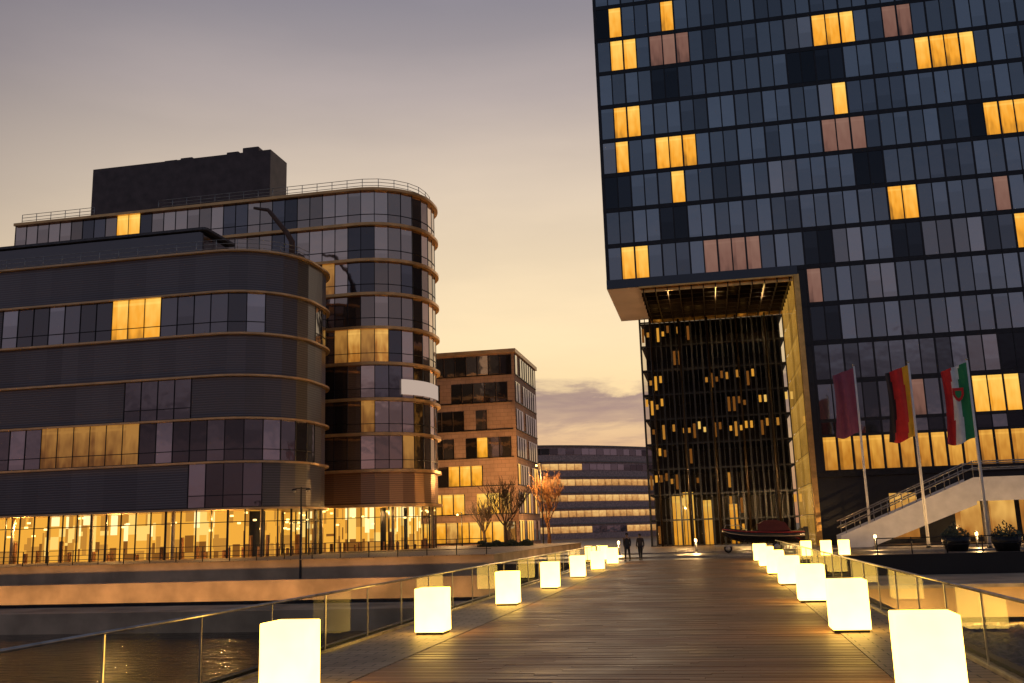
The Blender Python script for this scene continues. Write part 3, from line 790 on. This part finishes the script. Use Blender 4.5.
for px,py,ty,wd in ((745,532,374,'tallest'),(716,534,432,'leftmost'),(740,534,462,'shortest')):
    base=PZ(px,py+8,0); lo,hi=3,30
    for _ in range(40):
        mid=(lo+hi)/2
        if proj((base.x,base.y,mid))[1]>ty: lo=mid
        else: hi=mid
    t=thing('bare_pole','%s of the three bare white poles in front of the portal'%wd,'pole',(base.x,base.y,0),'bare poles before the portal')
    MB().tube([(base.x,base.y,0),(base.x,base.y,lo)],[.14,.1],10).build('pole',m_white,t)
    MB().lathe([(.25,0),(.25,.08),(.14,.2)],(base.x,base.y,0),12).build('base',m_dark,t)
# ------------------------------------------------------------------ staircase
sy0,sy1=80.0,83.2; sx0=PY(848,546,sy0).x; sx1=PY(975,487,sy0).x; sz=PY(978,489,sy0).z-.2
st=thing('staircase','wide outdoor staircase with white side walls rising right to the hall level','staircase',(sx0,sy0,0))
ns_=26; b=MB()
for i in range(ns_):
    xa=sx0+(sx1-sx0)*i/ns_; xb=sx0+(sx1-sx0)*(i+1)/ns_; zz=sz*(i+1)/ns_
    b.box(xa,xb+.02,sy0+.2,sy1-.2,max(0,zz-.5),zz)
b.build('steps',m_conc,st)
for yy in (sy0,sy1-.18):
    b=MB(); q=[(sx0-.4,0.0),(sx0-.4,.95),(sx1,sz+1.1),(sx1,sz-.95),(sx0+1.7,0.0)]
    vs=[[b.bm.verts.new((a_,yy+o_,c_)) for a_,c_ in q] for o_ in (0,.18)]
    b.bm.faces.new(vs[0]); b.bm.faces.new(vs[1][::-1])
    for k_ in range(5): b.bm.faces.new((vs[0][k_],vs[0][(k_+1)%5],vs[1][(k_+1)%5],vs[1][k_]))
    b.build('side_wall',m_white,st)
    b=MB(); 
    for hh in (1.7,2.2): b.tube([(sx0-.3,yy+.09,hh-.15),(sx1,yy+.09,sz+hh+.1),(sx1+12,yy+.09,sz+hh+.1)],.05,8)
    n_=9
    for i in range(n_+1):
        xx=sx0+(sx1-sx0)*i/n_; zz=.9+(sz+.2)*i/n_; b.tube([(xx,yy+.09,zz-.1),(xx,yy+.09,zz+1.25)],.035,6)
    b.build('handrail',m_rail,st)
MB().box(sx1,sx1+14,sy0+.19,TY-.4,sz-.4,sz).build('landing',m_conc,st)
MB().box(sx1+.001,sx1+14,sy0,sy0+.18,sz-.7,sz+1.1).build('landing_wall',m_white,st)
for xx in (sx1+.8,sx1+5,sx1+9): MB().tube([(xx,sy0+1.2,0),(xx,sy0+1.2,sz-.4)],.28,14).build('support_column',m_conc,st)
# low bollards added as housings for the point lights that brighten the plaza
m_bol=emis('fill_bollard_lens',(1,.6,.2),14.0)
def bollard(x,y,label,pw):
    t=thing('fill_bollard',label,'light',(x,y,0),'added fill bollards on the plaza')
    MB().lathe([(.11,0),(.09,.08),(.085,.8)],(x,y,0),12).build('post',m_dark,t)
    MB().lathe([(.085,.8),(.09,.82),(.09,.98),(.085,1.0)],(x,y,0),12).build('lens',m_bol,t)
    MB().lathe([(.12,1.0),(.12,1.05),(.04,1.09)],(x,y,0),12).build('cap',m_dark,t)
    point((x,y-.3,1.1),pw,name='fill_bollard_glow')
bollard(sx1-2,sy0-7,'added fill bollard below the middle of the white staircase',480)
bollard(sx0+1,sy0-7,'added fill bollard at the foot of the white staircase',380)
bollard(sx1+4,sy0-5,'added fill bollard before the stair landing, between the planters',250)
bollard(-7.5,78,'added fill bollard left of the portal before the far buildings',600)
bollard(-1.5,79,'added fill bollard before the portal left of the boat',600)
# planters and barrier
m_leaf=simple('shrub_leaf',(.06,.075,.035),.6,0,.5,8)
def planter(px,py,label):
    p=PZ(px,py,0); t=thing('planter',label,'planter',(p.x,p.y,0),'round planters below the stairs')
    MB().lathe([(.62,0),(.8,.5),(.86,.85),(.78,.85),(.74,.75)],(p.x,p.y,0),20).build('pot',m_dark,t)
    b=MB()
    for _ in range(420):
        a_=random.uniform(0,6.28); rr=random.random()**.5*.85; zz=.8+random.random()*1.0*(1.1-rr); c_=Vector((p.x+rr*math.cos(a_),p.y+rr*math.sin(a_),zz))
        d1=Vector((random.uniform(-1,1),random.uniform(-1,1),random.uniform(-1,1))).normalized()*.1; d2=d1.orthogonal().normalized()*.05
        b.quad([c_-d1,c_+d2,c_+d1,c_-d2])
    b.build('shrub',m_leaf,t,fix=False)
planter(957,551,'dark round planter with a shrub below the stair landing, left of two'); planter(1008,551,'dark round planter with a shrub below the stair landing, right of two')
t=thing('barrier_railing','low dark metal railing along the plaza edge right of the bridge','railing',(20,EDGE+.4,0))
b=MB()
for zz in (.5,.95): b.tube([(9.5,EDGE+.4,zz),(45,EDGE+.4,zz)],.03,8)
b.build('rails',m_dark,t)
for i in range(19): MB().tube([(9.5+i*1.97,EDGE+.4,0),(9.5+i*1.97,EDGE+.4,1.0)],.035,8).build('post',m_dark,t)
# quay railing left
t=thing('quay_railing','thin dark railing along the top of the left quay wall','railing',(-50,EDGE,ZQ))
b=MB()
for zz in (.35,.65,1.0): b.tube([(-95,EDGE,ZQ+zz),(-14.2,EDGE,ZQ+zz)],.022,6)
b.build('rails',m_dark,t)
for i in range(41): MB().tube([(-94.5+i*2,EDGE,ZQ),(-94.5+i*2,EDGE,ZQ+1.02)],.035,6).build('post',m_dark,t)
# ------------------------------------------------------------------ lamps
def lamp(p,Z,ty,label,power=0,two=True):
    lo,hi=Z+2,Z+15
    for _ in range(40):
        mid=(lo+hi)/2
        if proj((p.x,p.y,mid))[1]>ty: lo=mid
        else: hi=mid
    t=thing('street_lamp',label,'street lamp',(p.x,p.y,Z),'street lamps by the quay')
    MB().tube([(p.x,p.y,Z),(p.x,p.y,Z+.8),(p.x,p.y,lo)],[.12,.085,.06],10).build('pole',m_dark,t)
    MB().obox((p.x-.5,p.y,lo-.1),(p.x+.5 if two else p.x,p.y,lo-.1),.06,.06).build('arm',m_dark,t)
    for s_ in ((-1,1) if two else (-1,)):
        h=MB().lathe([(.05,.05),(.16,0),(.2,-.1)],(p.x+.5*s_,p.y,lo-.12),12).build('lamp_head',m_dark,t)
        MB().ball((p.x+.5*s_,p.y,lo-.27),.1).build('bulb',m_lampO if power else m_rail,h)
    if power: point((p.x-.5,p.y-.4,lo-.6),power,(1,.5,.15),.05,'street_lamp_glow')
def AT(px,Y): 
    p=PY(px,530,Y); return Vector((p.x,Y,0))
lamp(PZ(300,600,-2.0),-2.0,487,'tall thin street lamp on the lower left promenade before the rounded block')
lamp(AT(543,112),0,463,'lit orange street lamp beside the tree lit orange',2600,False)
lamp(AT(462,108),0,512,'short lit street lamp before the stone building',450,False)
# ------------------------------------------------------------------ trees
m_bark=simple('bark',(.09,.06,.045),.85,0,.4,6,.4)
m_barklit=simple('lit_bark',(.36,.18,.07),.85,0,.4,6,.4)  # bark coloured orange to carry the lamp light on this tree
def tree(p,H,label,seed,bark,spread=.55):
    rn=random.Random(seed); t=thing('tree',label,'tree',(p.x,p.y,p.z),'street trees')
    tr=MB(); cr=MB()
    base=Vector(p); top=base+Vector((rn.uniform(-.2,.2),0,H*.32))
    tr.tube([base,base+(top-base)*.5+Vector((.06,0,0)),top],[.26,.2,.16],8)
    tr.build('trunk',bark,t)
    def grow(a_,d,l,r_,n_):
        pts=[a_]; dd=d.copy()
        for _ in range(3):
            dd=(dd+Vector((rn.uniform(-.22,.22),rn.uniform(-.22,.22),rn.uniform(-.02,.26)))).normalized(); pts.append(pts[-1]+dd*l/3)
        cr.tube(pts,[r_,r_*.85,r_*.7,r_*.5],5,cap=False)
        if n_==0: return
        for k_ in range(rn.choice((3,4,4))):
            f=rn.uniform(.4,1); i=min(2,int(f*3)); q=pts[i]+(pts[i+1]-pts[i])*(f*3-i)
            nd_=(dd+Vector((rn.uniform(-1,1),rn.uniform(-1,1),rn.uniform(-.2,.8)))*.75).normalized()
            grow(q,nd_,l*rn.uniform(.58,.82),max(.026,r_*.55),n_-1)
    for k_ in range(7):
        a_=k_*.9+rn.uniform(-.3,.3); st_=top-Vector((0,0,rn.uniform(0,H*.1)))
        grow(st_,Vector((math.cos(a_)*spread,math.sin(a_)*spread,rn.uniform(.8,1.4))).normalized(),H*.27,.09,3)
    cr.build('crown',bark,t,fix=False)
tree(AT(506,108),9.6,'bare dark tree before the stone building',3,m_bark,.8)
tree(AT(549,114),10.2,'bare tree lit orange right of the stone building',8,m_barklit,.8)
tree(AT(484,113),7.0,'smaller bare tree left of the dark tree at the stone building',12,m_bark,.7)
# hedge
p0=AT(478,92); p1=AT(532,92); b=MB(); rn=random.Random(4)
y0=p0.y
for _ in range(4200):
    u_=rn.random(); c_=Vector((p0.x+(p1.x-p0.x)*u_,y0+rn.uniform(-.6,.6),rn.random()**.7*(1.1+.15*math.sin(u_*23))))
    d1=Vector((rn.uniform(-1,1),rn.uniform(-1,1),rn.uniform(-1,1))).normalized()*.1; d2=d1.orthogonal().normalized()*.06
    b.quad([c_-d1,c_+d2,c_+d1,c_-d2])
tag(b.build('hedge',m_leaf,loc=((p0.x+p1.x)/2,y0,0),fix=False),'low dark clipped hedge at the far left end of the bridge','hedge')
# ------------------------------------------------------------------ boat on its trailer, car
m_tyre=simple('tyre',(.015,.015,.015),.8); m_rim=simple('rim',(.4,.4,.42),.3,.9); m_cg=glassy('car_glass',(.12,.13,.15),.04)
m_tail=emis('tail_light',(1,.05,.02),2.5); m_head=emis('head_light',(1,.85,.6),2.0)
m_hull=simple('hull_paint',(.02,.017,.018),.2,0,.2,2); m_red=simple('red_paint',(.5,.03,.02),.4,0,.2,2); m_can=simple('canopy_cloth',(.13,.018,.015),.7,0,.2,2); m_cream=simple('hull_stripe',(.6,.45,.28),.4,0,.1,2)
p=PZ(764,552,0); t=thing('motor_boat','long dark motor boat with a dark red canopy standing before the portal','boat',(p.x,p.y,0))
LB=5.8; b=MB(); rings=[]
stn=((0,.03,1.35,1.75),(.1,.32,.95,1.66),(.25,.66,.74,1.56),(.45,.92,.64,1.48),(.7,1.0,.6,1.42),(1,.94,.6,1.42))
for s_,w_,kz,sh in stn:
    x=p.x-LB/2+s_*LB
    rings.append([b.bm.verts.new((x,p.y+yy*w_,zz)) for yy,zz in ((0,kz),(.7,kz+(sh-kz)*.35),(1,sh),(.82,sh+.03),(0,sh+.06+.04*(1-s_)),(-.82,sh+.03),(-1,sh),(-.7,kz+(sh-kz)*.35))])
for r1,r2 in zip(rings,rings[1:]):
    for q in range(8): b.bm.faces.new((r1[q],r1[(q+1)%8],r2[(q+1)%8],r2[q])).smooth=True
b.bm.faces.new(rings[0]); b.bm.faces.new(rings[-1][::-1]); b.build('hull',m_hull,t)
for e_ in (-1,1):
    b=MB(); b.tube([(p.x-LB/2+s_*LB+.02,p.y+e_*(w_+.02),sh-.03) for s_,w_,kz,sh in stn],.045,6); b.build('rub_rail',m_red,t)
    b=MB(); b.tube([(p.x-LB/2+s_*LB+.02,p.y+e_*(w_*.86+.02),kz+(sh-kz)*.64) for s_,w_,kz,sh in stn],.03,6); b.build('hull_stripe',m_cream,t)
    b=MB(); b.tube([(p.x-LB/2+.15,p.y+e_*.1,1.76),(p.x-LB/2+.3,p.y+e_*.25,2.02),(p.x-1.6,p.y+e_*.6,1.95),(p.x-1.1,p.y+e_*.72,1.52)],.022,6); b.build('bow_rail',m_rail,t)
b=MB(); b.quad([(p.x-.9,p.y-.75,1.5),(p.x-.9,p.y+.75,1.5),(p.x-.3,p.y+.6,2.05),(p.x-.3,p.y-.6,2.05)]); b.build('windscreen',m_cg,t,fix=False)
b=MB(); pr=[(-.3,2.05),(.2,2.28),(.9,2.3),(1.6,2.1),(2.0,1.5)]
for (xa,za),(xb,zb_) in zip(pr,pr[1:]):
    b.quad([(p.x+xa,p.y-.78,za),(p.x+xb,p.y-.78,zb_),(p.x+xb,p.y+.78,zb_),(p.x+xa,p.y+.78,za)])
    b.quad([(p.x+xa,p.y-.8,1.5),(p.x+xb,p.y-.8,1.5),(p.x+xb,p.y-.78,zb_),(p.x+xa,p.y-.78,za)]); b.quad([(p.x+xa,p.y+.8,1.5),(p.x+xb,p.y+.8,1.5),(p.x+xb,p.y+.78,zb_),(p.x+xa,p.y+.78,za)])
b.build('canopy',m_can,t)
MB().box(p.x+LB/2,p.x+LB/2+.35,p.y-.2,p.y+.2,.75,1.75).build('outboard_motor',m_hull,t,bevel=.06)
tr=thing('boat_trailer','low steel trailer with wheels under the dark motor boat','trailer',(p.x,p.y,0))
b=MB()
for e_ in (-1,1): b.obox((p.x-1.6,p.y+e_*.5,.52),(p.x+2.8,p.y+e_*.6,.52),.08,.12); b.obox((p.x-1.6,p.y+e_*.5,.52),(p.x-3.5,p.y,.52),.08,.12)
for xx in (-1.4,.4,2.6): b.obox((p.x+xx,p.y-.7,.5),(p.x+xx,p.y+.7,.5),.07,.07)
b.build('frame',m_rim,tr)
def wheel(x,y_,r_,par,s_=1):
    wh=MB().lathe([(.6*r_,-.1),(.94*r_,-.11),(r_,-.06),(r_,.06),(.94*r_,.11),(.6*r_,.1)],(x,y_,r_),20,'y').build('wheel',m_tyre,par)
    MB().lathe([(.05,-.03),(.6*r_,-.02),(.63*r_,.0),(.6*r_,.02),(.05,.03)],(x,y_+s_*.095,r_),14,'y').build('rim',m_rim,wh)
for e_ in (-1,1):
    wheel(p.x+.9,p.y+e_*.9,.36,tr,e_)
wheel(p.x-2.55,p.y,.3,tr,-1)
for e_ in (-1,1): MB().box(p.x+2.8,p.x+2.86,p.y+e_*.6-.14,p.y+e_*.6+.14,.5,.62).build('tail_light',m_tail,tr)
def car(p,label,col,Ln=4.5,hr=1.45,face=-1):
    t=thing('parked_car',label,'car',(p.x,p.y,0))
    mp_=simple('car_paint',col,.25,.3,.1,2); b=MB()
    st_=[(0,.45,.62,.72),(.12,.3,.7,.83),(.6,.24,.78,.9),(1.3,.24,.88,.92),(2.2,.24,.93,.92),(3.4,.24,.95,.92),(4.1,.28,.93,.88),(4.42,.34,.86,.8),(4.5,.5,.72,.74)]
    k_=Ln/4.5; rings=[]
    for s_,zb_,zt2,w_ in st_:
        x=p.x+face*(Ln/2-s_*k_)
        rings.append([b.bm.verts.new((x,p.y+a_*w_,z_)) for a_,z_ in ((-.9,zb_),(-1,zb_+.12),(-1.0,(zb_+zt2)/2+.1),(-.93,zt2-.04),(-.8,zt2),(.8,zt2),(.93,zt2-.04),(1.0,(zb_+zt2)/2+.1),(1,zb_+.12),(.9,zb_))])
    for r1,r2 in zip(rings,rings[1:]):
        for q in range(10):
            f=b.bm.faces.new((r1[q],r1[(q+1)%10],r2[(q+1)%10],r2[q])); f.smooth=True
    b.bm.faces.new(rings[0]); b.bm.faces.new(rings[-1][::-1])
    body=b.build('body',mp_,t)
    b=MB(); rings=[]
    for s_,z_,w_ in ((1.25,.86,.80),(2.0,hr-.06,.62),(2.7,hr,.62),(3.3,hr-.05,.61),(4.15,.92,.76)):
        x=p.x+face*(Ln/2-s_*k_); rings.append([b.bm.verts.new((x,p.y+a_*w2,zz)) for a_,w2,zz in ((-1,.82,.87),(-1,w_,z_),(1,w_,z_),(1,.82,.87))])
    for r1,r2 in zip(rings,rings[1:]):
        for q in range(3): b.bm.faces.new((r1[q],r1[q+1],r2[q+1],r2[q])).smooth=True
    b.build('window_glass',m_cg,t)
    xa=p.x+face*(Ln/2-1.95*k_); xb=p.x+face*(Ln/2-3.4*k_)
    MB().box(min(xa,xb),max(xa,xb),p.y-.6,p.y+.6,hr-.03,hr+.02).build('roof',mp_,t,bevel=.012)
    for s_ in (.85,3.6):
        for e_ in (-1,1): wheel(p.x+face*(Ln/2-s_*k_),p.y+e_*.82,.33,t,e_)
    for e_ in (-1,1):
        x=p.x+face*Ln/2*.985; MB().box(x-.06,x+.06,p.y+e_*.6-.15,p.y+e_*.6+.15,.56,.68).build('headlight',m_head,t)
        x=p.x-face*Ln/2*.985; MB().box(x-.06,x+.06,p.y+e_*.55-.16,p.y+e_*.55+.16,.62,.76).build('tail_light',m_tail,t)
        x=p.x+face*(Ln/2-1.6*k_); MB().box(x-.07,x+.07,p.y+e_*.98-.1,p.y+e_*.98+.1,.92,1.04).build('mirror',mp_,t)
car(PZ(812,543,0),'dark grey car near the golden right edge of the portal',(.05,.05,.06),4.5,1.5,1)
# ------------------------------------------------------------------ people
m_skin=simple('skin',(.38,.22,.15),.6,0,.1); m_hair=simple('hair',(.03,.02,.015),.7)
def skin(name,graph,edges,mat_,parent,root):
    bm=bmesh.new(); lay=bm.verts.layers.skin.verify(); vs={}
    for k_,(co,r_) in graph.items():
        v=bm.verts.new(co); v[lay].radius=(r_,r_) if not isinstance(r_,tuple) else r_; v[lay].use_root=(k_==root); vs[k_]=v
    for a_,c_ in edges: bm.edges.new((vs[a_],vs[c_]))
    me=bpy.data.meshes.new(name); bm.to_mesh(me); bm.free()
    o=bpy.data.objects.new(name,me); C.objects.link(o)
    o.modifiers.new('skin','SKIN'); s_=o.modifiers.new('sub','SUBSURF'); s_.levels=2; s_.render_levels=2
    bpy.context.view_layer.update()
    ev=o.evaluated_get(bpy.context.evaluated_depsgraph_get()); m2=bpy.data.meshes.new_from_object(ev)
    o.modifiers.clear(); o.data=m2; m2.materials.clear(); m2.materials.append(mat_)
    for p_ in m2.polygons: p_.use_smooth=True
    o.parent=parent
    return o
def person(p,rot,label,coat,trou,step=.16,h=1.74):
    t=thing('person',label,'person',(0,0,0),'people at the end of the bridge')
    g={'pel':((0,0,.96),(.15,.11)),'sp':((0,0,1.15),(.13,.1)),'ch':((0,.01,1.36),(.16,.115)),'nk':((0,.0,1.5),.055),'hb':((0,.015,1.57),.075),'hd':((0,.02,1.65),(.085,.1)),'ht':((0,.01,1.725),.06),'no':((0,.115,1.635),.014)}
    e=[('pel','sp'),('sp','ch'),('ch','nk'),('nk','hb'),('hb','hd'),('hd','ht'),('hd','no')]
    for s_,n_ in ((-1,'l'),(1,'r')):
        f=step*s_
        g.update({n_+'sh':((.18*s_,0,1.43),.06),n_+'el':((.235*s_,-.03-f*.35,1.15),.045),n_+'wr':((.24*s_,.04-f*.9,.92),.03),n_+'pa':((.24*s_,.06-f,.855),.034),
                  n_+'hp':((.09*s_,0,.88),.085),n_+'kn':((.095*s_,.05+f*.7,.5),.058),n_+'an':((.095*s_,-.02+f*1.3,.09),.04),n_+'to':((.105*s_,.14+f*1.3,.035),.034)})
        e+=[('ch',n_+'sh'),(n_+'sh',n_+'el'),(n_+'el',n_+'wr'),(n_+'wr',n_+'pa'),('pel',n_+'hp'),(n_+'hp',n_+'kn'),(n_+'kn',n_+'an'),(n_+'an',n_+'to')]
        for k_,(dy,ln) in enumerate(((-.03,.065),(-.01,.08),(.01,.085),(.03,.075))):
            g['%sf%d'%(n_,k_)]=((.24*s_-.01*s_,.06-f+dy,.83),.010); g['%sg%d'%(n_,k_)]=((.24*s_-.025*s_,.065-f+dy*1.2,.83-ln),.008)
            e+=[(n_+'pa','%sf%d'%(n_,k_)),('%sf%d'%(n_,k_),'%sg%d'%(n_,k_))]
        g[n_+'th']=((.22*s_,.11-f,.82),.010); e.append((n_+'pa',n_+'th'))
    skin('body',g,e,m_skin,t,'pel')
    cg={k_:(g[k_][0],tuple(x*1.22 for x in (g[k_][1] if isinstance(g[k_][1],tuple) else (g[k_][1],)*2))) for k_ in ('pel','sp','ch','lsh','rsh','lel','rel','lwr','rwr')}
    cg['hem']=((0,0,.78),(.2,.15)); cg['col']=((0,0,1.49),.075)
    skin('coat',cg,[('pel','sp'),('sp','ch'),('ch','lsh'),('ch','rsh'),('lsh','lel'),('lel','lwr'),('rsh','rel'),('rel','rwr'),('pel','hem'),('ch','col')],coat,t,'pel')
    tg={k_:(g[k_][0],(g[k_][1] if not isinstance(g[k_][1],tuple) else .12)*1.28) for k_ in ('pel','lhp','rhp','lkn','rkn','lan','ran')}
    skin('trousers',tg,[('pel','lhp'),('pel','rhp'),('lhp','lkn'),('lkn','lan'),('rhp','rkn'),('rkn','ran')],trou,t,'pel')
    b=MB(); b.ball((0,-.005,1.685),.105,(.95,1.05,.9)); b.build('hair',m_hair,t)
    b=MB()
    for s_ in (-1,1): b.ball((.033*s_,.107,1.655),.012)
    b.build('eyes',m_black,t)
    b=MB().box(-.025,.025,.1,.108,1.592,1.6); b.build('mouth',m_hair,t)
    for s_ in (-1,1):
        MB().box(.095*s_-.045,.095*s_+.045,-.07+step*s_*1.3,.18+step*s_*1.3,.012,.08).build('shoe',m_black,t,bevel=.015)
    t.location=(p.x,p.y,.0); t.rotation_euler.z=rot; t.scale=(h/1.78,)*3
dk1=simple('dark_coat',(.02,.02,.025),.8); dk2=simple('brown_coat',(.05,.035,.03),.8); tr1=simple('dark_trousers',(.015,.017,.025),.8)
person(PZ(628,561,0.0),R(170),'person in a dark coat walking at the end of the bridge, left of two',dk1,tr1)
person(PZ(641,560,0.0),R(20),'person in a brown jacket walking at the end of the bridge, right of two',dk2,tr1,.1,1.66)
